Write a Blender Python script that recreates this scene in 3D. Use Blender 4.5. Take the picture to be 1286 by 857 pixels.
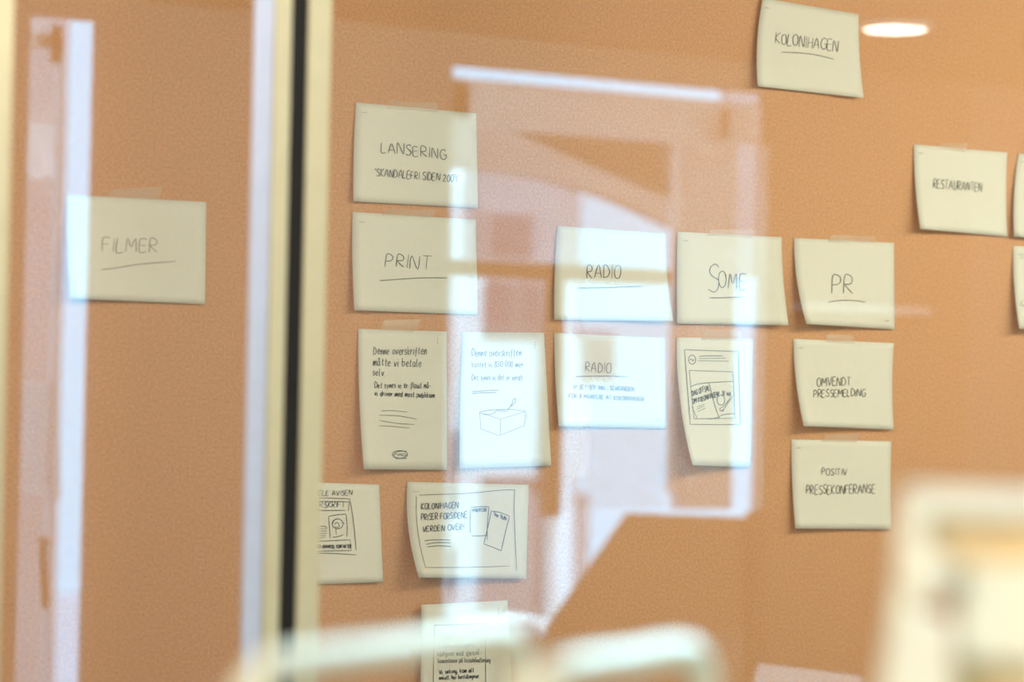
import bpy, bmesh, math, random
from mathutils import Vector
random.seed(7)
C = bpy.context.scene.collection
for o in list(bpy.data.objects): bpy.data.objects.remove(o)

# ------------------------------------------------------------ camera
W, H, F = 1286.0, 857.0, 3078.0          # lens measured from the sheets' perspective (about 86 mm)
TH, PH, RO = math.radians(29.2), math.radians(1.1), 0.020
ZC = 3.777
EYE = Vector((-ZC*math.sin(TH), -ZC*math.cos(TH), 1.30))
fw = Vector((math.sin(TH)*math.cos(PH), math.cos(TH)*math.cos(PH), math.sin(PH)))
r0 = Vector((math.cos(TH), -math.sin(TH), 0)); u0 = r0.cross(fw)
rt = r0*math.cos(RO) + u0*math.sin(RO); up = u0*math.cos(RO) - r0*math.sin(RO)
cam = bpy.data.cameras.new('camera'); co = bpy.data.objects.new('camera', cam); C.objects.link(co)
from mathutils import Matrix
co.matrix_world = Matrix(((rt.x, up.x, -fw.x, EYE.x), (rt.y, up.y, -fw.y, EYE.y), (rt.z, up.z, -fw.z, EYE.z), (0, 0, 0, 1)))
cam.sensor_width = 36; cam.lens = F/W*36; cam.clip_start = 0.05; cam.clip_end = 100
cam.dof.use_dof = True; cam.dof.focus_distance = 3.80; cam.dof.aperture_fstop = 2.3
bpy.context.scene.camera = co

# ------------------------------------------------------------ world, lights, exposure
sc = bpy.context.scene
sc.view_settings.view_transform = 'Standard'; sc.view_settings.look = 'None'
sc.view_settings.exposure = -0.10; sc.view_settings.gamma = 1.0; sc.view_settings.use_curve_mapping = False
wd = bpy.data.worlds.new('sky'); sc.world = wd; wd.use_nodes = True
bg = wd.node_tree.nodes['Background']; bg.inputs[0].default_value = (0.27, 0.66, 1.0, 1); bg.inputs[1].default_value = 8.5
def area(name, loc, target, sx, sy, power, col):
    l = bpy.data.lights.new(name, 'AREA'); l.shape = 'RECTANGLE'; l.size = sx; l.size_y = sy; l.energy = power; l.color = col
    o = bpy.data.objects.new(name, l); C.objects.link(o); o.location = loc
    o.rotation_euler = (Vector(target) - Vector(loc)).to_track_quat('-Z', 'Y').to_euler(); return o
area('note_wall_fill', (1.6, -1.30, 2.13), (1.0, 0, 0.95), 2.6, 0.22, 45, (1.0, 0.92, 0.74))  # unseen area light added at upper right to light the notes
area('note_wall_fill', (-1.4, -1.30, 2.13), (-0.9, 0, 0.95), 1.0, 0.22, 12, (1.0, 0.84, 0.74))  # second unseen area light, added to lift the left of the wall
area('daylight_bounce_fill', (1.2, -1.20, 2.13), (1.2, -4.0, 1.2), 2.6, 0.2, 230, (0.42, 0.80, 1.0))  # unseen light added in place of daylight bouncing onto the window frames
area('foreground_fill', (-2.75, -3.3, 2.12), (-0.6, -1.6, 1.1), 0.7, 0.7, 88, (1.0, 0.92, 0.79))  # unseen area light added to brighten the foreground stand and rack
sn = bpy.data.lights.new('sun', 'SUN'); sn.energy = 36; sn.angle = 0.02; sn.color = (0.48, 0.80, 1.0)
so = bpy.data.objects.new('sun', sn); C.objects.link(so); so.rotation_euler = Vector((-0.2, -0.5, -0.85)).to_track_quat('-Z', 'Y').to_euler()

# ------------------------------------------------------------ geometry of the place
G = 0.85                     # glass partition stands this far in front of the tan wall (wall face is y = 0)
YW = -4.08                   # inner face of the window wall behind the photographer
YV = -2*G - YW               # where that wall's mirror image lies
def ray(px, py): return (fw*F + rt*(px - W/2) - up*(py - H/2))
def at(px, py, Y):           # point of the plane y = Y seen at that place of the photograph
    d = ray(px, py); return EYE + d*((Y - EYE.y)/d.y)
def dep(px, py, z):          # point at distance z along the optical axis
    return EYE + ray(px, py)*(z/F)
def mir(px, py, back=0.0):   # real point whose mirror image in the glass is seen there; back = distance beyond the window wall
    p = at(px, py, YV + back); return Vector((p.x, -2*G - p.y, p.z))

# ------------------------------------------------------------ materials
def mat(name, col, rough=0.6, noise=None, metal=0.0, bump=0.0, alpha=1.0, emit=None):
    m = bpy.data.materials.new(name); m.use_nodes = True; nt = m.node_tree; b = nt.nodes['Principled BSDF']
    b.inputs['Base Color'].default_value = (*col, 1); b.inputs['Roughness'].default_value = rough; b.inputs['Metallic'].default_value = metal
    if noise:
        tc = nt.nodes.new('ShaderNodeTexCoord'); n = nt.nodes.new('ShaderNodeTexNoise'); n.inputs['Scale'].default_value = noise[0]; n.inputs['Detail'].default_value = 4
        nt.links.new(tc.outputs['Object'], n.inputs['Vector'])
        r = nt.nodes.new('ShaderNodeValToRGB'); k = noise[1]
        r.color_ramp.elements[0].position = 0.3; r.color_ramp.elements[1].position = 0.7
        r.color_ramp.elements[0].color = (*[max(0, c*(1-k)) for c in col], 1); r.color_ramp.elements[1].color = (*[min(1, c*(1+k)) for c in col], 1)
        nt.links.new(n.outputs['Fac'], r.inputs['Fac']); nt.links.new(r.outputs['Color'], b.inputs['Base Color'])
        if bump:
            bp = nt.nodes.new('ShaderNodeBump'); bp.inputs['Strength'].default_value = bump; bp.inputs['Distance'].default_value = 0.001
            nt.links.new(n.outputs['Fac'], bp.inputs['Height']); nt.links.new(bp.outputs['Normal'], b.inputs['Normal'])
    if alpha < 1: b.inputs['Alpha'].default_value = alpha
    if emit: b.inputs['Emission Color'].default_value = (*emit[:3], 1); b.inputs['Emission Strength'].default_value = emit[3]
    return m
M = {}
M['tan'] = mat('tan_wall_paint', (0.60, 0.305, 0.133), 0.75, (260, 0.16), bump=0.3)
M['paper'] = mat('cream_paper', (0.74, 0.715, 0.58), 0.85, (500, 0.04), bump=0.15)
M['white_paper'] = mat('white_paper', (0.86, 0.87, 0.86), 0.85, (300, 0.03))
M['ink'] = mat('black_ink', (0.035, 0.028, 0.025), 0.5, (900, 0.3))
M['soft_ink'] = mat('faint_glare_washed_ink', (0.17, 0.14, 0.105), 0.6, (900, 0.3))  # faint strokes; on two notes also window glare put into the ink colour
M['tape'] = mat('matt_tape', (0.85, 0.72, 0.52), 0.25, (200, 0.05), alpha=0.28)
M['cream'] = mat('cream_lacquer', (0.52, 0.50, 0.33), 0.45, (30, 0.03))
M['daylit_edge'] = mat('daylit_edge_paint', (0.47, 0.54, 0.70), 0.35, (40, 0.03))  # bluish daylight on the post's edge, painted in as its colour
M['black'] = mat('black_rubber', (0.004, 0.004, 0.004), 0.9, (80, 0.2))
M['chair'] = mat('cream_wood_lacquer', (0.80, 0.80, 0.64), 0.4, (25, 0.04))
M['seat'] = mat('tan_leather', (0.55, 0.33, 0.16), 0.5, (60, 0.1))
M['white'] = mat('white_paint', (0.86, 0.86, 0.86), 0.4, (15, 0.02))
M['wall'] = mat('warm_plaster', (0.24, 0.20, 0.16), 0.85, (20, 0.05), bump=0.2)
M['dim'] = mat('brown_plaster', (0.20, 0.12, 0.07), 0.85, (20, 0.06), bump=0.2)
M['ceil'] = mat('ceiling_paint', (0.26, 0.17, 0.11), 0.9, (12, 0.03))
M['floor'] = mat('oak_floor', (0.42, 0.25, 0.13), 0.45, (6, 0.25))
M['sash'] = mat('sash_paint', (0.84, 0.82, 0.80), 0.4, (20, 0.03))
M['facade'] = mat('pale_facade', (0.33, 0.32, 0.36), 0.8, (3, 0.05))
M['glassdark'] = mat('dark_pane', (0.16, 0.13, 0.17), 0.15, (4, 0.2))
M['eave'] = mat('eave_boards', (0.30, 0.25, 0.24), 0.8, (6, 0.08))
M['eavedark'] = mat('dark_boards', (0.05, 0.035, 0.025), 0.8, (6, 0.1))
M['straw'] = mat('straw_yellow_panel', (0.78, 0.60, 0.34), 0.6, (18, 0.12))
M['offwhite'] = mat('off_white_enamel', (0.90, 0.92, 0.78), 0.4, (18, 0.02))
M['lamp'] = mat('lamp_diffuser', (0.9, 0.9, 0.9), 0.5, emit=(1.0, 0.93, 0.78, 28))
M['brass'] = mat('dark_bronze', (0.12, 0.07, 0.035), 0.35, (30, 0.1), metal=0.8)
def thin():
    m = mat('thin_paper', (0.9, 0.92, 0.92), 0.9); nt = m.node_tree; b = nt.nodes['Principled BSDF']; o = nt.nodes['Material Output']
    t = nt.nodes.new('ShaderNodeBsdfTranslucent'); t.inputs[0].default_value = (0.85, 0.9, 0.92, 1); x = nt.nodes.new('ShaderNodeMixShader'); x.inputs[0].default_value = 0.6
    nt.links.new(b.outputs[0], x.inputs[1]); nt.links.new(t.outputs[0], x.inputs[2]); nt.links.new(x.outputs[0], o.inputs[0]); return m
M['thin_paper'] = thin()
M['whitewash'] = mat('white_render', (0.82, 0.86, 0.90), 0.8, (3, 0.03))
M['greywall'] = mat('grey_mauve_render', (0.34, 0.30, 0.32), 0.8, (3, 0.08))
def glass():
    m = bpy.data.materials.new('clear_glass'); m.use_nodes = True; nt = m.node_tree; nt.nodes.clear()
    out = nt.nodes.new('ShaderNodeOutputMaterial'); mx = nt.nodes.new('ShaderNodeMixShader'); tr = nt.nodes.new('ShaderNodeBsdfTransparent'); gl = nt.nodes.new('ShaderNodeBsdfGlossy')
    tr.inputs[0].default_value = (0.985, 0.99, 0.985, 1); gl.inputs['Roughness'].default_value = 0.0
    lw = nt.nodes.new('ShaderNodeLayerWeight'); lw.inputs[0].default_value = 0.5
    p = nt.nodes.new('ShaderNodeMath'); p.operation = 'POWER'; p.inputs[1].default_value = 5
    a = nt.nodes.new('ShaderNodeMath'); a.operation = 'MULTIPLY_ADD'; a.inputs[1].default_value = 0.93; a.inputs[2].default_value = 0.075
    nt.links.new(lw.outputs['Facing'], p.inputs[0]); nt.links.new(p.outputs[0], a.inputs[0]); nt.links.new(a.outputs[0], mx.inputs[0])
    nt.links.new(tr.outputs[0], mx.inputs[1]); nt.links.new(gl.outputs[0], mx.inputs[2]); nt.links.new(mx.outputs[0], out.inputs[0]); return m
M['glass'] = glass()

# ------------------------------------------------------------ helpers
def link(name, bm, m, parent=None, smooth=False):
    me = bpy.data.meshes.new(name); bmesh.ops.recalc_face_normals(bm, faces=bm.faces); bm.to_mesh(me); bm.free()
    if smooth:
        for p in me.polygons: p.use_smooth = True
    me.materials.append(M[m] if isinstance(m, str) else m)
    o = bpy.data.objects.new(name, me); C.objects.link(o)
    if parent: o.parent = parent; o.matrix_parent_inverse = parent.matrix_world.inverted()
    return o
def tag(o, label=None, cat=None, group=None, kind=None):
    if label: o['label'] = label
    if cat: o['category'] = cat
    if group: o['group'] = group
    if kind: o['kind'] = kind
    return o
def thing(name, loc, label=None, cat=None, group=None, kind=None):
    o = bpy.data.objects.new(name, None); C.objects.link(o); o.location = loc; o.empty_display_size = 0.05
    o.matrix_world = Matrix.Translation(loc); return tag(o, label, cat, group, kind)
def box(bm, a, b, bevel=0.0):
    x0, x1 = sorted((a[0], b[0])); y0, y1 = sorted((a[1], b[1])); z0, z1 = sorted((a[2], b[2]))
    r = bmesh.ops.create_cube(bm, size=1.0)
    for v in r['verts']: v.co = Vector(((x0+x1)/2 + v.co.x*(x1-x0), (y0+y1)/2 + v.co.y*(y1-y0), (z0+z1)/2 + v.co.z*(z1-z0)))
    if bevel:
        es = list({e for v in r['verts'] for e in v.link_edges})
        bmesh.ops.bevel(bm, geom=es, offset=bevel, segments=2, affect='EDGES', profile=0.6)
    return bm
def B(a, b, bevel=0.0): return box(bmesh.new(), a, b, bevel)
def prism(pts, depth):       # polygon pts extruded by vector depth
    bm = bmesh.new(); d = Vector(depth); a = [bm.verts.new(p) for p in pts]; b = [bm.verts.new(Vector(p)+d) for p in pts]
    bm.faces.new(a); bm.faces.new(b[::-1]); n = len(a)
    for i in range(n): bm.faces.new((a[i], b[i], b[(i+1) % n], a[(i+1) % n]))
    return bm
def spline(P, k=8):
    P = [Vector(p) for p in P]; out = []
    for i in range(len(P)-1):
        a, b, c, d = P[max(i-1, 0)], P[i], P[i+1], P[min(i+2, len(P)-1)]
        for j in range(k):
            t = j/k; out.append(0.5*((2*b) + (c-a)*t + (2*a-5*b+4*c-d)*t*t + (3*b-a-3*c+d)*t**3))
    return out + [P[-1]]
def tube(P, r, n=12, bm=None, ry=None):
    bm = bm or bmesh.new(); rings = []; P = [Vector(p) for p in P]; ref = Vector((0, 0, 1))
    for i, p in enumerate(P):
        t = (P[min(i+1, len(P)-1)] - P[max(i-1, 0)]).normalized()
        s = t.cross(ref)
        if s.length < 0.2: s = t.cross(Vector((0, 1, 0)))
        s.normalize(); q = s.cross(t).normalized()
        if rings and (s.dot(ps) < 0): s = -s; q = -q
        ps = s
        rings.append([bm.verts.new(p + s*math.cos(2*math.pi*k/n)*r + q*math.sin(2*math.pi*k/n)*(ry or r)) for k in range(n)])
    for a, b in zip(rings, rings[1:]):
        for k in range(n): bm.faces.new((a[k], a[(k+1) % n], b[(k+1) % n], b[k]))
    bm.faces.new(rings[0]); bm.faces.new(rings[-1][::-1]); return bm
def sphere(c, r, bm=None, s=(1, 1, 1)):
    bm = bm or bmesh.new(); q = bmesh.ops.create_uvsphere(bm, u_segments=28, v_segments=18, radius=r)
    for v in q['verts']: v.co = Vector((v.co.x*s[0], v.co.y*s[1], v.co.z*s[2])) + Vector(c)
    return bm
def disc(c, r, h, n=40, bm=None):
    bm = bm or bmesh.new(); q = bmesh.ops.create_cone(bm, cap_ends=True, segments=n, radius1=r, radius2=r, depth=h)
    for v in q['verts']: v.co += Vector(c)
    return bm

# ------------------------------------------------------------ room shell
CZ = mir(430, 26).z
XL, XR = -4.6, 6.4
T = 0.05
def struct(name, bm, m, parent=None): return tag(link(name, bm, m, parent), kind='structure' if not parent else None)
struct('floor', B((XL-.2, YW-.25, -.1), (XR+.2, .2, 0)), 'floor')
struct('ceiling', B((XL-.2, YW-T, CZ), (XR+.2, .2, CZ+.25)), 'ceil')
struct('wall_front', B((XL-.2, 0, 0), (XR+.2, .2, CZ)), 'tan')
struct('wall_left', B((XL-.2, YW, 0), (XL, 0, CZ)), 'wall')
struct('wall_right', B((XR, YW, 0), (XR+.2, 0, CZ)), 'wall')
# openings of the window wall
wx0, wx1 = mir(563, 450).x, mir(962, 400).x
wz1 = mir(760, 97).z; wz0 = mir(700, 802).z; wzr = mir(945, 641).z
dx0, dx1 = mir(33, 300).x, mir(120, 300).x
dz1 = mir(80, 20).z
T = 0.05
def wallpiece(nm, a, b, m): struct(nm, B((a[0], YW, a[1]), (b[0], YW-T, b[1])), m)
def wall_with(name, m, rects):
    bm = bmesh.new()
    for (x0, z0, x1, z1) in rects: box(bm, (x0, YW, z0), (x1, YW-T, z1))
    struct(name, bm, m)
wxm = mir(705, 700).x
wall_with('wall_back', 'wall', [(XL, 0, dx0, CZ), (dx0, dz1, dx1, CZ), (dx1, 0, wx0, CZ), (wx0, wz1, wx1, CZ), (wx0, 0, wx1, wz0)])
xp = mir(1215, 400).x
wall_with('wall_back_panelled', 'dim', [(wx1, 0, xp, CZ)])
wall_with('wall_back_far', 'wall', [(xp, 0, XR, CZ)])
struct('baseboard_back', B((dx1+.05, YW, 0), (XR, YW+.015, .09), .003), 'white')
struct('baseboard_front', B((XL, 0, 0), (XR, -.015, .09), .003), 'white')

# ------------------------------------------------------------ glass partition
def yy(px, Y): return at(px, 430, Y).x
pt = thing('glass_partition', (yy(376, -G), -G, 0), 'clear glass partition in cream frames with a black seam, standing in front of the tan wall', 'glass partition')
FD = 0.007
xs = [yy(311, -G), yy(335, -G), yy(355.5, -G), yy(376, -G), yy(405, -G)]
# verticals: slight lean measured on the post is left to the camera's roll
link('frame_post', B((xs[1], -G-FD, .0), (xs[2], -G+FD, CZ), .003), 'cream', pt)
link('daylit_post_edge', B((xs[0], -G-FD*.7, .0), (xs[1]-.0005, -G+FD*.7, CZ), .003), 'daylit_edge', pt)['label'] = 'left edge of the post, bluish daylight painted into its colour'
link('seam_gasket', B((xs[2]+.0005, -G-FD*.95, .0), (xs[3]-.0005, -G+FD*.9, CZ), .001), 'black', pt)['label'] = 'black gap between the two cream posts'
link('frame_post', B((xs[3], -G-FD, .0), (xs[4], -G+FD, CZ), .003), 'cream', pt)
xe = yy(6, -G)
link('frame_post', B((xe-.05, -G-FD, .0), (xe, -G+FD, CZ), .003), 'cream', pt)
link('pane', B((xe+.001, -G, .06), (xs[0]-.001, -G+.006, CZ-.06)), 'glass', pt)
link('pane', B((xs[4]+.001, -G, .06), (XR-.06, -G+.006, CZ-.06)), 'glass', pt)
link('pane', B((XL+.06, -G, .06), (xe-.051, -G+.006, CZ-.06)), 'glass', pt)
link('head_rail', B((XL+.01, -G-FD, CZ-.058), (XR-.01, -G+FD, CZ-.002), .003), 'cream', pt)
link('sill_rail', B((XL+.01, -G-FD, .001), (XR-.01, -G+FD, .058), .003), 'cream', pt)

# ------------------------------------------------------------ handwriting: one-stroke letters on a 10-high grid
GL = {
'A':"0,0 3.5,10 7,0|1.4,3.6 5.7,3.6",'B':"0,0 0,10 4,9.6 5,7.6 3.5,5.4 0,5.2 4.5,5 5.8,2.6 4,0.2 0,0",'C':"6,8.4 4,10 1.4,8.6 0,5 1.2,1.2 4,0 6.2,1.4",
'D':"0,0 0.3,10 3.8,9 6,5.5 4.6,1.6 0,0",'E':"5,10 0,9.6 0,0 5.2,0.4|0,5.2 4.4,5.4",'F':"5,10 0,9.6 0,0|0,5.4 4.2,5.6",'G':"6,8.6 4,10 1.4,8.6 0,5 1.2,1.2 4,0 6.4,1.6 6.4,4.6 3.8,4.6",
'H':"0,0 0.4,10|5.6,0 6,10|0.2,5 5.8,5.4",'I':"0.6,0 0.8,10",'J':"4,10 4.2,2 2.6,0 0,1.6",'K':"0,0 0.4,10|5.6,10 0.4,4.6 6,0",'L':"0.4,10 0,0 5,0.3",
'M':"0,0 1,10 3.8,3.6 6.8,10 7.8,0",'N':"0,0 0.6,10 5.6,0 6.4,10",'O':"3,10 0.8,8.6 0,5 1,1.2 3.2,0 5.6,1.4 6.4,5 5.4,8.8 3,10",'P':"0,0 0.3,10 4,9.8 5.4,7.6 4,5.2 0.3,4.6",
'Q':"3,10 0.8,8.6 0,5 1,1.2 3.2,0 5.6,1.4 6.4,5 5.4,8.8 3,10|4,2.6 6.6,-0.6",'R':"0,0 0.3,10 4,9.8 5.2,7.6 4,5.4 0.6,4.8 5.8,0",'S':"5.2,8.8 3.4,10 1,9 0.6,7 2.6,5.4 4.8,4 4.8,1.6 2.8,0 0,1.2",
'T':"0,9.8 6.4,10|3.2,9.8 3.2,0",'U':"0,10 0.4,2.4 2.4,0 4.8,1.6 5.8,10",'V':"0,10 2.8,0 6,10",'W':"0,10 1.8,0 4,7.6 6,0 8.2,10",'X':"0,0 5.6,10|0.4,10 5.4,0",'Y':"0,10 2.8,5 5.8,10|2.8,5 2.4,0",'Z':"0,10 5.6,10 0,0 5.8,0",
'Å':"0,0 3.5,9 7,0|1.4,3.4 5.7,3.4|3.5,9.4 2.7,10.8 3.5,12 4.4,10.8 3.5,9.4",
'a':"4,5.4 1.6,6 0,3 1.2,0 3.6,1.6 4.2,5.6 4,1.2 5.2,0",'b':"0.2,10 0,0 3,0.4 4.4,3 3,5.6 0.2,4",'c':"4,5 2,6 0,3.2 1.4,0 4.2,1",'d':"4.2,5 1.6,6 0,3 1.4,0 3.8,1.4 4.8,10 4.4,0.6 5.4,0",
'e':"0.2,3 4,3.6 3,6 0.8,5 0.2,2.2 1.8,0 4.6,1.2",'f':"4,9.6 2.2,9.4 1.6,5 1.2,-2.6|0,5.6 3.8,5.8",'g':"4,5.4 1.6,6 0,3 1.4,0.4 3.8,2 4.4,5.8 3.8,-2.6 0.6,-3",'h':"0,10 0,0 1.4,5 3.6,5.6 4,0",
'i':"0.4,5.8 0.4,0.4 1.6,0|0.5,8 0.8,8.4",'j':"1.2,5.8 1,-2.4 0,-3|1.3,8 1.6,8.4",'k':"0,10 0,0|3.6,6 0.2,3 4,0",'l':"0.3,10 0,0.8 1.6,0",'m':"0,6 0,0 1.6,5.6 2.8,5.2 2.8,0 4.4,5.6 5.8,5 6,0",
'n':"0,6 0,0 1.8,5.6 3.6,5 3.8,0",'o':"2.2,6 0.2,4.4 0.4,1 2.4,0 4.4,2 4,5 2.2,6",'p':"0,6 0,-3.4|0,4.6 2.6,6 4.4,3.4 2.8,0.4 0,1",'r':"0,6 0,0 0.6,3.8 3.2,6",'s':"3.4,5.4 1.4,6 0.4,4.2 3,2.4 2,0 0,0.6",
't':"1.6,9 1.4,0.8 3.4,0.2|0,6 3.6,6.2",'u':"0,6 0.4,0.6 2.6,0.2 4,6 4,0.6 5,0",'v':"0,6 1.6,0 4,6",'w':"0,6 1.2,0 2.8,5 4.2,0 6,6",'x':"0,0 4,6|0,6 4,0",'y':"0,6 1.8,0.6|4,6 1,-3.4",'z':"0,6 4,6 0,0 4.2,0",
'å':"4,5.4 1.6,6 0,3 1.2,0 3.6,1.6 4.2,5.6 4,1.2 5.2,0|2.2,7.4 1.6,8.4 2.4,9.4 3.2,8.4 2.2,7.4",'ø':"2.2,6 0.2,4.4 0.4,1 2.4,0 4.4,2 4,5 2.2,6|0,-0.6 4.8,6.8",
'0':"2.4,10 0.2,7 0.4,2 2.6,0 4.8,3 4.4,8 2.4,10",'1':"0.4,8 2,10 2,0",'2':"0,8 2,10 4.4,8.4 3.6,5 0,0 5,0.2",'3':"0,9 3,10 4.4,7.6 1.8,5.4 4.8,3 3,0 0,1",'7':"0,10 5,10 1.8,0",'8':"2.4,5.4 0.4,8 2.4,10 4.2,8 2.4,5.4 0,2.4 2.4,0 4.8,2.4 2.4,5.4",
'9':"4.4,8 2,10 0,7.6 1.8,5.2 4.4,7.6 3.8,0",'-':"0,3.4 3.4,3.6",'!':"1.4,10 0.6,3|0.4,0.6 0.6,0",'"':"0.4,10 0.6,8|1.8,10.2 1.8,8.2",'.':"0.2,0.4 0.6,0",',':"0.6,0.6 0,-1.8",'?':"0,8.4 2,10 4,8 1.8,4.6 1.8,3|1.7,0.6 1.9,0",'/':"0,0 3,10",'(':"1.6,11 0,5 1.6,-1",')':"0,11 1.6,5 0,-1"}
def textstrokes(s, p0, p1, h, slant=0.08, jit=0.25):
    x = 0; st = []
    for c in s:
        if c == ' ': x += 4.6; continue
        g = GL[c]; mxx = 0; jx, jy, js = random.uniform(-jit, jit)*1.2, random.uniform(-jit, jit)*2, random.uniform(.93, 1.07)
        for part in g.split('|'):
            q = [tuple(map(float, a.split(','))) for a in part.split()]
            mxx = max(mxx, max(a[0] for a in q))
            st.append([(x + a[0]*js + slant*a[1] + jx + random.uniform(-jit, jit)*.6, a[1]*js + jy + random.uniform(-jit, jit)*.6) for a in q])
        x += mxx + 2.0
    x -= 2.0; dx, dy = p1[0]-p0[0], p1[1]-p0[1]; L = math.hypot(dx, dy); k = L/x; ex, ey = dx/L, dy/L; m = h/10.0; out = []
    for q in st: out.append([(p0[0] + a*k*ex + b*m*ey*0.3, p0[1] + a*k*ey - b*m) for a, b in q])
    return out
def smooth2(P, k=4):
    if len(P) < 3: return P
    return [(v.x, v.y) for v in spline([(a, b, 0) for a, b in P], k)]

class Sheet:
    """a sheet taped to a plane y = base; corners measured in the photograph, lifted corners really stand off the wall"""
    def __init__(s, name, c, label, bowl=0, bowr=0, cbl=.012, cbr=.004, ctl=.0, lb=2.0, base=0.0, paper='paper', group='paper notes taped to the tan wall', top=0.0):
        s.c = c; s.bowl, s.bowr, s.cbl, s.cbr, s.ctl, s.base, s.lb, s.top = bowl, bowr, cbl, cbr, ctl, base, lb, top
        n = 14; bm = bmesh.new(); fr = []; bk = []
        for j in range(n+1):
            for i in range(n+1):
                u, v = i/n, j/n; px, py = s.px(u, v); y = -(s.lift(u, v)) + base
                p = at(px, py, y); fr.append(bm.verts.new(p)); bk.append(bm.verts.new(p + Vector((0, .0004, 0))))
        I = lambda i, j: j*(n+1)+i
        for j in range(n):
            for i in range(n):
                bm.faces.new((fr[I(i, j)], fr[I(i+1, j)], fr[I(i+1, j+1)], fr[I(i, j+1)]))
                bm.faces.new((bk[I(i, j)], bk[I(i, j+1)], bk[I(i+1, j+1)], bk[I(i+1, j)]))
        edge = [I(i, 0) for i in range(n)] + [I(n, j) for j in range(n)] + [I(i, n) for i in range(n, 0, -1)] + [I(0, j) for j in range(n, 0, -1)]
        for a, b in zip(edge, edge[1:]+edge[:1]): bm.faces.new((fr[a], bk[a], bk[b], fr[b]))
        o = at(*s.px(.5, .5), base); s.root = thing(name, o, label, 'note' , group)
        s.o = link('sheet', bm, paper, s.root, True)
    def px(s, u, v):
        (a, b, c, d) = s.c
        x = (a[0]*(1-u)+b[0]*u)*(1-v) + (d[0]*(1-u)+c[0]*u)*v; y = (a[1]*(1-u)+b[1]*u)*(1-v) + (d[1]*(1-u)+c[1]*u)*v
        x += s.bowl*4*v*(1-v)*(1-u)**2 + s.bowr*4*v*(1-v)*u*u
        return x, y
    def lift(s, u, v):
        return .0012 + s.cbl*(1-u)**s.lb*v**1.6 + s.cbr*u**s.lb*v**2 + s.ctl*(1-u)**2*(1-v) + .003*math.sin(math.pi*v)*(1-v)*.5
    def inv(s, x, y):
        u = v = .5
        for _ in range(8):
            X, Y = s.px(u, v); e = 1e-3; Xu, Yu = s.px(u+e, v); Xv, Yv = s.px(u, v+e)
            a, b, c, d = (Xu-X)/e, (Xv-X)/e, (Yu-Y)/e, (Yv-Y)/e; D = a*d-b*c
            if abs(D) < 1e-9: break
            u += (d*(x-X)-b*(y-Y))/D; v += (-c*(x-X)+a*(y-Y))/D
        return min(max(u, 0), 1), min(max(v, 0), 1)
    def P(s, x, y, off=.0007):
        u, v = s.inv(x, y); return at(x, y, s.base - s.lift(u, v) - off)
    def ink(s, name, strokes, w=1.2, m='ink', label=None, sm=4):
        w *= .80
        bm = bmesh.new()
        for q in strokes:
            q = smooth2(q, sm) if sm else q
            ps = None
            for i, (x, y) in enumerate(q):
                a, b = q[max(i-1, 0)], q[min(i+1, len(q)-1)]; dx, dy = b[0]-a[0], b[1]-a[1]; L = math.hypot(dx, dy) or 1
                k = w/2*(1 if 0 < i < len(q)-1 else .7)
                nx, ny = -dy/L*k, dx/L*k
                e = (bm.verts.new(s.P(x+nx, y+ny)), bm.verts.new(s.P(x-nx, y-ny)))
                if ps: bm.faces.new((ps[0], e[0], e[1], ps[1]))
                ps = e
        o = link(name, bm, m, s.root)
        if label: o['label'] = label
        return o
    def write(s, t, p0, p1, h, w=1.15, m='ink', slant=0.06, jit=0.3): return s.ink('handwriting', textstrokes(t, p0, p1, h, slant, jit), w, m)
    def line(s, pts, w=1.1, m='ink', name='pen_line'): return s.ink(name, [pts], w, m)
    def dots(s, x, y, dx=2.4, dy=0.0):
        bm = bmesh.new()
        for k in (-1, 0, 1):
            cx, cy = x+k*dx, y+k*dy; vs = [bm.verts.new(s.P(cx+.65*math.cos(a*math.pi/3), cy+.65*math.sin(a*math.pi/3))) for a in range(6)]; bm.faces.new(vs)
        link('printed_dots', bm, 'soft_ink', s.root)
    def tape(s, q):
        bm = bmesh.new(); n = 6; g = []
        for j in range(3):
            for i in range(n+1):
                u, v = i/n, j/2; x = (q[0][0]*(1-u)+q[1][0]*u)*(1-v)+(q[3][0]*(1-u)+q[2][0]*u)*v; y = (q[0][1]*(1-u)+q[1][1]*u)*(1-v)+(q[3][1]*(1-u)+q[2][1]*u)*v
                g.append(bm.verts.new(at(x, y, s.base - (.0008 if j == 0 else .0022))))
        for j in range(2):
            for i in range(n): bm.faces.new((g[j*(n+1)+i], g[j*(n+1)+i+1], g[(j+1)*(n+1)+i+1], g[(j+1)*(n+1)+i]))
        link('tape', bm, 'tape', s.root)['label'] = 'translucent tape over the top edge'

# 1
s = Sheet('paper_note', [(83,244.5),(259,254),(257.5,382.5),(88,375)], 'cream note reading FILMER, alone on the wall left of the black seam', bowl=-1.6, cbl=.016)
s.write('FILMER', (128.5,315), (197,318), 17, 1.0, 'soft_ink'); s.line([(127,339),(150,336),(175,332),(221,328.5)], 1.1, 'soft_ink'); s.dots(96,256.5)
s.tape([(140,238),(204,234),(200,250),(134,248)])
# 2
s = Sheet('paper_note', [(447,128.7),(598,142.4),(600.3,261.4),(443.8,253)], 'cream note reading LANSERING with a second quoted line below it', bowl=-1.0, cbl=.006, cbr=.006)
s.write('LANSERING', (478.5,191), (561,200), 13, 1.15, slant=-.05); s.write('"SKANDALEFRI SIDEN 2009"', (470,221), (576,229.5), 9.5, 1.1); s.dots(457.5,141.3)
s.tape([(490,126.5),(550,129.5),(549,141),(486,136.5)])
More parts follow.
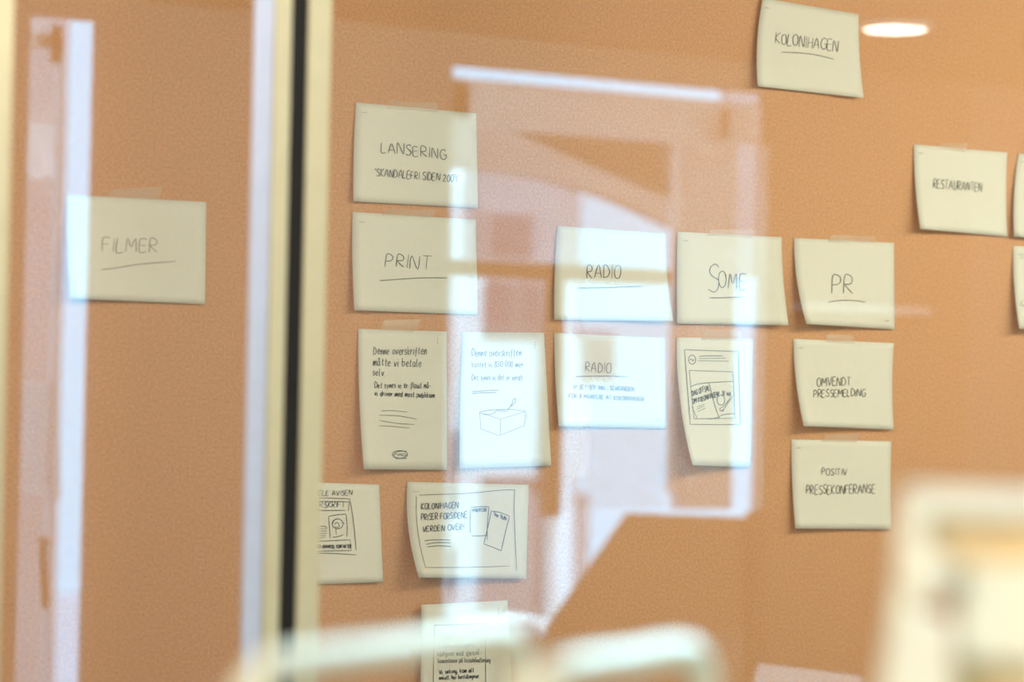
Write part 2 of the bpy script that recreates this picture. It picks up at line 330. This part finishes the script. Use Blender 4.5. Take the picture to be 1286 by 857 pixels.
# 3
s = Sheet('paper_note', [(442.8,266.3),(597.5,276),(600,395.8),(445.2,389.8)], 'cream note reading PRINT over a long pen underline', bowl=-1.4, cbl=.010)
s.write('PRINT', (484,335), (541,339.5), 16.5, 1.15); s.line([(476.5,352.7),(500,351),(530,349.2),(562,349.2)]); s.dots(454.5,279)
s.tape([(488,262.5),(549,264.5),(541,273),(480,270)])
# 4
s = Sheet('paper_note', [(450,413.2),(560.9,416.6),(561.5,590.5),(457.2,589.7)], 'portrait cream note with five lines of dark writing above a small oval emblem', bowl=-2.2, cbl=.018, lb=1.6)
s.write('Denne overskriften', (469,445.5), (535.5,445.5), 10, 1.0); s.write('måtte vi betale', (468.5,459.5), (529,460.5), 10, 1.0); s.write('selv.', (468,472), (483.5,472.5), 9, 1.05)
s.write('Det synes vi er flaut nå-', (470.5,487.5), (541,487.5), 7.5, 1.05); s.write('vi driver med mest publikum', (470.5,497), (545.5,499.8), 6.6, 1.15)
for a in ([(479.2,516.2),(495,516),(512.3,518)], [(476.2,521.8),(500,522.6),(523.5,526.7)], [(476.2,528.4),(498,531.8),(520.5,533.5)], [(475.5,534.9),(495,536),(514.7,538.1)]): s.line(a, .9, 'soft_ink')
el = [(502.5+9.5*math.cos(a/12*2*math.pi), 571+4.8*math.sin(a/12*2*math.pi)) for a in range(13)]
s.ink('oval_emblem', [el, [(494,573),(499,567.5),(511,567)], [(496,570.5),(510,570.5)], [(496.5,574),(498,576),(511,576)], [(499,572.6),(503,571.6),(507,573),(511,572)]], 1.0)
s.dots(549.5,428, 0, 3.2); s.tape([(483,403),(530,401),(519,417),(476,415)])
# 5
s = Sheet('paper_note', [(581,417.4),(683.2,418),(692.4,585.5),(577.4,588.8)], 'portrait cream note with a drawn open crate, washed pale by the window reflection', bowl=-1, cbl=.010, cbr=.008)
s.write('Denne overskriften', (592.6,447.8), (654.5,447), 9, 1.0, 'soft_ink'); s.write('kostet vi 830 000 mer', (592.6,461), (656.8,461), 7, .9, 'soft_ink'); s.write('Det synes vi det er verdt', (592.6,477.5), (656,477.5), 7, .9, 'soft_ink')  # black writing drawn paler, the window glare put into its ink
s.line([(592.6,492.3),(610,491),(626,490.6)], 1.1, 'soft_ink'); s.line([(592.6,494.4),(606,493.6),(623.7,493.2)], 1.1, 'soft_ink')
k = lambda *p: [(570+a/4.285, 400+b/4.285) for a, b in p]
s.ink('crate_drawing', [k((135,508),(253,543)), k((253,543),(385,502)), k((135,506),(190,495),(300,489)), k((300,489),(385,500)), k((139,510),(145,595)), k((250,541),(250,630)), k((385,503),(380,578)), k((145,595),(243,632)), k((243,632),(380,578)),
      k((150,512),(200,518),(235,497),(280,500),(300,480)), k((290,492),(312,462),(318,440),(332,432),(330,452),(305,476)), k((310,470),(316,450)), k((392,515),(390,545))], 1.0, 'soft_ink', sm=3)
s.dots(672,433.5, 0, 3.2)
# 6
s = Sheet('paper_note', [(700,283.5),(836,293.9),(845.6,403.6),(696.2,402)], 'cream note reading RADIO over a long underline, upper of the two RADIO notes', bowl=-1.5, bowr=-2.5, cbl=.006, cbr=.014)
s.write('RADIO', (737,349), (779.5,349.8), 17, 1.2); s.line([(725,362),(760,361.6),(785,360.4),(806,360)], 1.2); s.dots(834,393, 1.6)
# 7
s = Sheet('paper_note', [(696.2,418.2),(834.8,424.8),(836.7,538.4),(702,535.7)], 'lower of the two RADIO notes, with two small lines of writing', bowl=-1.5, cbl=.012)
s.write('RADIO', (735,467), (767,468.3), 12, 1.1, 'soft_ink'); s.line([(722.8,473.2),(755,472.6),(789,473.2)], 1.0)
s.write('VI SETTER INN I SENDINGEN', (720,488.6), (796,491.4), 5.2, 1.0, 'soft_ink'); s.write('FOR Å MARKERE AT KOLONIHAGEN', (714.7,499.8), (808,504), 5.2, 1.0, 'soft_ink'); s.dots(826.5,527.5, 1.8)  # paler ink here stands in for glare washing out black writing
# 8
s = Sheet('paper_note', [(850.6,291.2),(981.5,298.1),(990.4,408.6),(850.6,406.7)], 'cream note with SOME in large letters over a short underline', bowl=-.5, bowr=-2, cbl=.006, cbr=.016)
s.write('S', (889.5,366), (902,365), 34, 1.2, slant=.03); s.write('OME', (902.5,361), (936,363), 20, 1.2, slant=.03); s.line([(891,374.3),(912,374),(934,373)], 1.2); s.dots(861,302.5, 2.2)
s.tape([(893,288),(948,289),(944,299),(888,296)])
# 9
s = Sheet('paper_note', [(849.8,424),(945.7,426),(943,587.3),(869.8,584.6)], 'portrait cream note with a framed advert sketch and a curled lower left corner', bowl=-5.5, cbl=.034, lb=1.4)
k = lambda *p: [(845+a/4.509, 410+b/4.509) for a, b in p]
s.ink('advert_sketch', [k((66,133),(220,138),(372,143)), k((372,143),(376,350),(383,557)), k((383,557),(240,557),(99,556)), k((99,556),(82,340),(66,133)), k((93,250),(340,258)), k((340,258),(353,521)), k((353,521),(120,524)), k((120,524),(93,250)),
      k((100,343),(140,328),(205,320),(335,312)), k((205,320),(232,430),(262,520)), k((205,525),(250,518),(290,500),(352,495)), k((107,455),(138,522)),
      k((148,171),(210,167),(285,168)), k((148,183),(302,181)), k((143,195),(315,198)), k((135,458),(180,440)), k((136,470),(180,450)), k((140,484),(185,463)),
      [(845+(109+20*math.cos(t*.524))/4.509, 410+(189+26*math.sin(t*.524))/4.509) for t in range(13)], [(845+(272+22*math.cos(t*.524))/4.509, 410+(418+28*math.sin(t*.524))/4.509) for t in range(13)],
      k((268,465),(290,450),(330,400)), k((280,485),(300,452),(332,408)), k((265,462),(270,480),(288,470)), k((325,390),(336,405)), k((95,192),(105,186),(112,196),(122,186))], 1.0, sm=3)
s.write('DAG OFFSAL!', k((110,395))[0], k((212,362))[0], 6.5, 1.15); s.write('OM KOLONIHAGEN!', k((112,440))[0], k((262,395))[0], 6, 1.15); s.write('SE NÅ', k((278,388))[0], k((328,396))[0], 4.5, 1.0)
s.dots(934.5,437, 0, 2.8); s.tape([(885,414),(930,416),(932,428),(880,427)])
# 10
s = Sheet('paper_note', [(997.3,299.1),(1122.5,305),(1123.4,413.9),(1012.8,407)], 'cream note reading PR, topmost of the right column of three', bowl=-4.0, cbl=.026, lb=1.5)
s.write('PR', (1045,368.5), (1071,368), 22, 1.15); s.line([(1040.5,379.5),(1055,377.6),(1070,377.6),(1087,379.5)], 1.0); s.dots(1114,403, 1.8)
s.tape([(1044,295),(1098,297),(1100,305),(1040,304)])
# 11
s = Sheet('paper_note', [(996.4,425.7),(1122.5,431.2),(1122.5,540),(1009.6,535.4)], 'cream note reading OMVENDT PRESSEMELDING, middle of the right column of three', bowl=-3.0, bowr=-2, cbl=.022, cbr=.006, lb=1.5)
s.write('OMVENDT', (1026,485.3), (1068,484), 10.5, 1.0); s.write('PRESSEMELDING', (1022,499), (1086.5,498), 9, 1.0); s.dots(1005.5,437.3, 1.9)
s.tape([(1040,420.5),(1070,421),(1074,432),(1036,430)])
# 12
s = Sheet('paper_note', [(994.1,552.3),(1119.3,554.6),(1119.8,665.2),(999,664.3)], 'cream note reading POSITIV PRESSEKONFERANSE, lowest of the right column of three', bowl=-1.5, bowr=-1, cbl=.012, lb=1.5)
s.write('POSITIV', (1032,597), (1063.5,597.4), 8.5, 1.0); s.write('PRESSEKONFERANSE', (1012.5,621), (1099,619.5), 11, 1.0); s.dots(1003,563, 1.9)
s.tape([(1040,546),(1082,545),(1076,556),(1030,555)])
# 13
s = Sheet('paper_note', [(958,-2.5),(1078.3,17.9),(1084.8,123.1),(951.8,108.4)], 'highest cream note on the wall, one long underlined word, left of the glowing ceiling lamp', bowl=-4, bowr=-2, cbl=.012, cbr=.014, ctl=.006)
s.write('KOLONIHAGEN', (973.4,54.6), (1051.5,64.8), 13.5, 1.05); s.line([(981.2,65.5),(1005,66.6),(1025,69),(1047.4,74.5)], 1.05); s.dots(963.5,10, 2.0, .4)
# 14
s = Sheet('paper_note', [(1147.7,181.3),(1265,191.8),(1265,297.2),(1155.8,287.7)], 'cream note reading RESTAURANTEN at the right', bowl=-2.0, bowr=-1.5, cbl=.018, cbr=.004, lb=1.5)
s.write('RESTAURANTEN', (1172,236.6), (1233,240.5), 11, 1.0); s.dots(1156.5,192.5, 1.9); s.tape([(1178,180),(1217,180),(1211,191),(1182,187)])
# 15, 16
s = Sheet('paper_note', [(1279,192.8),(1391,203),(1391,309),(1274,297)], 'cream note cut by the right picture edge, upper of that pair', bowl=-3, cbl=.012); s.dots(1285,203.5, 1.9)
s = Sheet('paper_note', [(1272.8,309),(1385,314),(1385,420),(1280.3,413)], 'cream note cut by the right picture edge, lower of that pair', bowl=-2.6, cbl=.020)
s.line([(1279,319.5),(1290,320.5)]); s.line([(1281,323.5),(1290,324)], .9); s.line([(1284,377),(1282,383),(1288,384)], .9)
# 17
s = Sheet('paper_note', [(324,604),(476,609),(481.2,731.5),(326,737)], 'cream note partly hidden by the cream post, with a framed newspaper page sketch', cbl=.004, cbr=.006)
k = lambda *p: [(390+a/6.12, 600+b/6.12) for a, b in p]
s.write('F I HELE AVISEN', (384,623), (442,622), 6, 1.0)
s.ink('page_sketch', [k((-120,160),(100,158),(300,165)), k((300,165),(325,300),(352,560)), k((-100,592),(120,582),(350,596)), k((-100,190),(40,184),(298,187)), k((298,187),(290,258)), k((-60,255),(120,254),(268,254)),
     k((138,300),(200,288),(272,282)), k((138,300),(145,380),(150,465)), k((272,282),(282,380),(278,455)), k((168,460),(210,455),(252,440)),
     [(390+(208+42*math.cos(t*.524))/6.12, 600+(357+38*math.sin(t*.524))/6.12) for t in range(13)], k((165,358),(185,325),(208,318)), k((240,350),(262,352)), k((182,362),(205,345),(222,372),(205,385),(185,378)), k((195,398),(197,440)),
     k((45,378),(100,375),(128,385)), k((45,392),(128,396)), k((50,412),(128,412)), k((50,430),(125,430)), k((50,448),(118,446)), k((50,468),(110,460)),
     k((-40,495),(120,488),(305,480)), k((305,480),(312,562)), k((-40,575),(120,565),(312,562))], 1.0, sm=3)
s.write('OVERSKRIFT', (386,638), (433,637), 6.5, 1.05); s.write('MED ADVARSEL KONTAKTER', (397,689), (441,688.5), 4, 1.1)
# 18
s = Sheet('paper_note', [(511.5,605.6),(664,608.9),(661,727.8),(525.9,725.7)], 'wide cream note with two small newspaper fronts drawn in a frame, bottom left corner curled', bowl=-5.5, cbl=.030, cbr=.008, lb=1.6)
k = lambda *p: [(505+a/6.121, 595+b/6.121) for a, b in p]
s.write('KOLONIHAGEN', k((148,275))[0], k((432,265))[0], 7.5, 1.25, jit=.4); s.write('PRISER FORSIDENE', k((148,362))[0], k((498,340))[0], 7.5, 1.25, jit=.4); s.write('VERDEN OVER!', k((160,448))[0], k((475,432))[0], 7, 1.25, jit=.4)
for a in (k((172,518),(250,510),(372,512)), k((185,545),(260,532),(372,533)), k((192,566),(270,556),(375,560))): s.line(a, 1.1)
s.ink('frame_drawing', [k((130,165),(500,153),(760,128),(870,127)), k((866,125),(862,300),(880,745)), k((110,175),(112,350),(140,560),(180,722)), k((178,722),(500,722),(826,712))], .95, 'soft_ink', sm=3)
s.ink('newspaper_drawing', [k((528,262),(600,255),(668,256)), k((528,262),(522,370),(527,460)), k((668,256),(655,400),(655,512)), k((532,480),(600,480),(655,474)), k((685,288),(755,300),(825,330)), k((825,330),(790,470),(762,595)), k((685,288),(662,400),(628,540)), k((628,542),(700,568),(762,595))], 1.05, sm=3)
s.write('MIRROR', k((540,297))[0], k((650,292))[0], 4.2, 1.1); s.write('The SUN', k((698,322))[0], k((798,360))[0], 4.4, 1.1); s.dots(522.5,617.7, 3.0)
# 19
s = Sheet('paper_note', [(529.4,760),(637.4,754.4),(646,932),(527.5,937)], 'lowest cream note, dark cursive text inside a ruled box, cut by the bottom edge', cbl=.010, cbr=.004, ctl=.008)
k = lambda *p: [(520+a/8.008, 750+b/8.008) for a, b in p]
s.ink('frame_drawing', [k((205,285),(450,278),(712,268)), k((205,285),(196,600),(192,1200)), k((708,268),(718,560),(722,1200)), k((200,292),(222,276))], 1.0, sm=3)
s.write('(SÅR)', k((310,425))[0], k((395,422))[0], 4, .8, 'soft_ink')
s.write('kommunikasjons-', k((250,520))[0], k((622,500))[0], 5.6, 1.0); s.write('rådgiver med spesial-', k((240,600))[0], k((672,582))[0], 6.5, 1.3); s.write('kompetanse på krisehåndtering', k((243,665))[0], k((768,655))[0], 5.8, 1.3)
s.write('Vi søking, kom alt', k((252,778))[0], k((602,755))[0], 5.8, 1.25); s.write('enkelt, har bestillingene', k((252,835))[0], k((650,815))[0], 5.2, 1.1); s.dots(626.2,767.6, 0, 3.2)

# ------------------------------------------------------------ window behind the photographer (seen mirrored in the glass)
wn = thing('window_1', (wx0, YW, wz0), kind='structure')
def X(px, py=400): return mir(px, py).x
def Z(px, py): return mir(px, py).z
def bar(name, x0, x1, z0, z1, m, y0=-.03, y1=-.09, par=wn, bev=.004): return link(name, B((x0, YW+y0, z0), (x1, YW+y1, z1), bev), m, par)
bar('head_rail', wx0, wx1-.002, Z(700, 160), Z(700, 106), 'sash')
bar('head_bead', X(600, 150), X(862, 150), Z(700, 166), Z(700, 158), 'white', -.02, -.05)
bar('left_stile', wx0, X(598, 170), Z(585, 206), Z(585, 100), 'sash')
bar('right_stile', X(864), X(925), Z(900, 640), Z(700, 161), 'sash', 0, -.07)
bar('inner_bead', X(853), X(862), Z(858, 620), Z(858, 168), 'white', -.02, -.05)
bar('transom', wx0, X(850, 340), Z(700, 350), Z(700, 331), 'dim')
bar('mullion', X(702, 500), X(716, 500), Z(708, 650), Z(708, 350), 'dim')
lo = [mir(*p) for p in ((802, 646), (962, 652), (962, 812), (700, 808), (702, 788))]
link('lower_panel', prism([(q.x, YW-.03, max(q.z, wz0)) for q in lo], (0, -.03, 0)), 'dim', wn)['label'] = 'dark lower panel under the right light'
link('dark_post', B((X(937, 700), YW+.001, .1), (X(958, 700), YW+.03, Z(950, 642)), .003), 'eavedark', wn)
bar('right_post', X(959), wx1, Z(960, 640), Z(700, 161), 'sash', 0, -.02)
ph = mir(905, 152); link('latch', tube([(ph.x, YW+.03, ph.z+.03), (ph.x, YW+.03, ph.z-.05)], .012), 'brass', wn)
link('pane', B((X(600), YW-.055, Z(700, 330)), (X(853), YW-.060, Z(700, 165))), 'glass', wn)
link('pane', B((X(600), YW-.055, wz0), (X(702), YW-.060, Z(700, 350))), 'glass', wn)
link('pane', B((X(716), YW-.055, Z(860, 640)), (X(853), YW-.060, Z(700, 350))), 'glass', wn)
# tall door beside it
dn = thing('door_1', (dx0, YW, 0), kind='structure')
link('door_head', B((dx0, YW-.04, Z(60, 38)-.035), (X(80), YW-.08, Z(60, 38)), .003), 'white', dn)
link('pane', B((dx0+.02, YW-.058, 0.03), (X(76), YW-.063, Z(60, 38)-.036)), 'glass', dn)
link('door_stile', B((X(77), YW-.04, 0.01), (X(80), YW-.08, Z(60, 38)-.036), .002), 'white', dn)
ph = mir(72, 58); link('upper_latch', tube([(ph.x, YW+.0, ph.z+.05), (ph.x, YW+.0, ph.z-.04)], .014), 'brass', dn)
ph = mir(57, 680); link('door_handle', tube(spline([(ph.x, YW-.04, ph.z), (ph.x, YW+.01, ph.z), (ph.x-.01, YW+.02, ph.z-.02), (ph.x, YW+.02, ph.z-.16)]), .009), 'brass', dn)
# sheet taped on the door leaf
q = [mir(20, 478, .03), mir(80, 481, .03), mir(82, 628, .03), mir(27, 618, .03)]
o = link('paper_sheet', prism([(a.x, YW-.0565, a.z) for a in q], (0, .0006, 0)), 'thin_paper'); tag(o, 'blank white sheet hung on the glazed door, seen mirrored at the far left', 'paper')

# ------------------------------------------------------------ outside
struct('street', B((-14, YW-14, -.6), (16, YW-T-.02, -.5)), 'facade')
YB = 3.0
bd = thing('apartment_building', (3, YW-YB, -.5), 'pale lavender building across the street, seen mirrored through the window', 'building')
def bb(px0, py0, px1, py1, m, name, d0=0.0, d1=.25):
    a = mir(px0, py0, YB+d0); b = mir(px1, py1, YB+d0)
    return link(name, B((a.x, YW-YB-d0, a.z), (b.x, YW-YB-d1, b.z)), m, bd)
a = mir(520, 205, YB); b = mir(722, 700, YB)
link('wall', B((a.x-.25, YW-YB, -.5), (b.x, YW-YB-.4, a.z+.25)), 'facade', bd)
a = mir(500, 425, YB); b = mir(735, 600, YB); link('white_band', B((a.x-.2, YW-YB+.02, a.z), (b.x, YW-YB-.01, b.z)), 'whitewash', bd)
b2 = mir(735, 620, YB); link('base_course', B((a.x-.2, YW-YB+.04, -.5), (b2.x, YW-YB-.01, b2.z)), 'greywall', bd)
gw = thing('garden_wall', (mir(50, 500, 1.5).x, YW-1.5, -.5), 'grey mauve wall outside the glazed door, seen mirrored at the far left', 'wall')
link('wall', B((mir(-60, 500, 1.5).x, YW-1.5, -.5), (mir(77, 500, 1.5).x, YW-1.7, 2.6)), 'greywall', gw)
for r in ((612, 268, 664, 322), (604, 352, 640, 410), (652, 352, 686, 410), (735, 425, 762, 470)):
    a = mir(r[0], r[1], YB); b = mir(r[2], r[3], YB)
    f = link('window', B((a.x-.03, YW-YB+.03, a.z+.03), (b.x+.03, YW-YB-.01, b.z-.03), .004), 'facade', bd)
    link('pane', B((a.x, YW-YB+.036, a.z), (b.x, YW-YB+.031, b.z)), 'glassdark', f)
for p0, p1, y0, y1 in ((556, 584, 345, 800), (682, 702, 345, 800)):
    a = mir(p0, y0, YB); b = mir(p1, y1, YB); link('bright_strip', B((a.x, YW-YB+.10, a.z), (b.x, YW-YB+.045, b.z)), 'whitewash', bd)  # white strips added to brighten two mirrored bands in the window
# sloping eave just outside the window
ev = thing('canopy', mir(700, 200, .75), 'brown canopy with sloping boarded edge outside the window, seen mirrored', 'canopy')
pts = [mir(*p, .75) for p in ((560, 128), (612, 150), (700, 190), (790, 228), (880, 268), (900, 305), (855, 288), (770, 250), (690, 224), (560, 207))]
link('fascia', prism(pts, (0, -.05, 0)), 'eave', ev)
pts = [mir(*p, .85) for p in ((540, 136), (905, 168), (905, 290), (880, 275), (790, 235), (700, 197), (612, 157), (540, 130))]
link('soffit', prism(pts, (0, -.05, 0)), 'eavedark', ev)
pts = [mir(*p, .88) for p in ((915, 60), (1010, 60), (1010, 352), (915, 348))]
link('sky_strip_blocker', prism(pts, (0, -.04, 0)), 'facade', ev)  # board added to dim the bright sky strip mirrored over the notes
# white tubular guard frame outside
gf = [mir(*p, 1.5) for p in ((571, 215), (571, 400), (568, 600), (566, 760), (569, 783), (585, 789), (620, 785), (655, 781), (678, 788), (691, 797), (693, 760), (692, 600), (692, 360))]
rl = thing('guard_rail', mir(640, 790, 1.5), 'white bent tube guard frame outside the window, seen mirrored', 'railing')
link('tube_frame', tube(spline(gf, 6), .026), 'white', rl, True)

# ------------------------------------------------------------ ceiling lamps
lp = at(1126, 38, 0); d = ray(1126, 38); t = (CZ-.012-EYE.z)/d.z; p = EYE + d*t; p.y = -2*G - p.y
def downlight(p, label):
    t = thing('ceiling_downlight', (p.x, p.y, CZ), label, 'ceiling lamp', 'ceiling downlights')
    bm = bmesh.new(); n = 40; R0, R1 = .094, .078
    rings = [[bm.verts.new((p.x+R*math.cos(2*math.pi*k/n), p.y+R*math.sin(2*math.pi*k/n), z)) for k in range(n)] for R, z in ((R0, CZ-.001), (R0, CZ-.008), (R1, CZ-.012), (R1, CZ-.001))]
    for a, b in zip(rings, rings[1:]):
        for k in range(n): bm.faces.new((a[k], a[(k+1) % n], b[(k+1) % n], b[k]))
    link('trim_ring', bm, 'white', t); link('diffuser', disc((p.x, p.y, CZ-.006), R1-.001, .006), 'lamp', t)
downlight(p, 'round glowing ceiling downlight, mirrored in the glass at the upper right')

# ------------------------------------------------------------ foreground chairs (far out of focus)
def railpt(px, py, ref): # same height as ref
    d = ray(px, py); return EYE + d*((ref.z-EYE.z)/d.z)
L1 = dep(306, 842, 1.34); R1 = railpt(655, 795, L1); L2 = dep(672, 848, 1.36); R2 = railpt(886, 814, L2); L2.z = R2.z = L2.z
cn = (L1+R1+L2+R2)/4
rk = thing('tube_rack', (cn.x, cn.y, 0), 'blurred cream rack of bent round tube with two top hoops, at the bottom edge', 'rack')
for L, R in ((L1, R1), (L2, R2)):
    ax = R-L; ax.z = 0; w = ax.length; ax.normalize(); D = Vector((0, 0, -1))
    q = [L+D*(L.z-.012), L+D*.5, L+D*.12, L+D*.035, L+ax*.010+D*.008, L+ax*.035, (L+R)/2, R-ax*.035, R-ax*.010+D*.008, R+D*.035, R+D*.12, R+D*.5, R+D*(R.z-.012)]
    link('hoop', tube(spline(q, 5), .0098), 'chair', rk, True)
    for e in (L, R): link('foot_cap', disc((e.x, e.y, .006), .02, .012), 'black', rk)
for z in (.25, .75):
    for a, b in ((L1, L2), (R1, R2)): link('crossbar', tube([(a.x, a.y, z), (b.x, b.y, z)], .009), 'chair', rk, True)

# ------------------------------------------------------------ foreground stand, lower right (far out of focus)
D0 = 1.32
st = thing('display_stand', Vector((dep(1230, 850, D0).x, dep(1230, 850, D0).y, 0)), 'blurred cream framed stand with straw panels and a white ball, lower right corner', 'stand')
def dp(P, m, name, z=D0, th=.02):
    pts = [dep(x, y, z) for x, y in P]; d = Vector((fw.x, fw.y, 0)).normalized()*th
    return link(name, prism(pts, d), m, st)
dp([(1140, 612), (1330, 622), (1332, 655), (1144, 645)], 'offwhite', 'top_rail')
dp([(1140, 612), (1172, 614), (1150, 780), (1128, 1300), (1080, 1300), (1112, 860), (1128, 740)], 'offwhite', 'side_post')
dp([(1168, 640), (1330, 650), (1330, 716), (1160, 705)], 'straw', 'upper_panel', D0+.015, .01)
link('ball', sphere(dep(1166, 722, D0-.004), .0155), 'offwhite', st, True)
dp([(1124, 775), (1196, 780), (1204, 1300), (1110, 1300)], 'offwhite', 'lower_plate', D0-.01, .02)
dp([(1212, 712), (1330, 712), (1330, 832), (1206, 828)], 'offwhite', 'side_plate', D0+.01, .012)['label'] = 'pale plate'
dp([(1206, 700), (1330, 700), (1330, 1300), (1200, 1300)], 'straw', 'back_panel', D0+.035, .01)
dp([(1312, 614), (1340, 616), (1345, 1300), (1318, 1300)], 'offwhite', 'side_post')
b0 = dep(1225, 1290, D0+.01)
link('pedestal', B((b0.x-.035, b0.y-.035, 0.02), (b0.x+.035, b0.y+.035, b0.z+.01), .004), 'offwhite', st)
link('foot_plate', disc((b0.x, b0.y, .01), .16, .02), 'offwhite', st)

# ------------------------------------------------------------ white table by the window wall, mirrored at the bottom
tz = .72
def tabpt(px, py):
    d = ray(px, py); q = EYE + d*((tz-EYE.z)/d.z); return Vector((q.x, -2*G-q.y, tz))
tp = [tabpt(955, 834), tabpt(1088, 850), tabpt(1070, 900), tabpt(940, 880)]
cn = sum(tp, Vector())/4
t = thing('side_table', (cn.x, cn.y, 0), 'white table top mirrored as a pale streak at the bottom, left of the stand', 'table')
link('tabletop', prism(tp, (0, 0, -.03)), 'white', t)
for q in tp:
    a = q + (cn-q)*.12; link('leg', B((a.x-.015, a.y-.015, 0), (a.x+.015, a.y+.015, tz-.03), .002), 'white', t)
a = mir(992, 381); b = mir(1138, 386)
o = link('streak_shelf', B((a.x, YW+.001, a.z), (b.x, YW+.12, a.z-.022), .003), 'white'); tag(o, 'thin white shelf added to mirror as a horizontal streak across the PR note', 'shelf')  # added to give the glass its thin bright streak
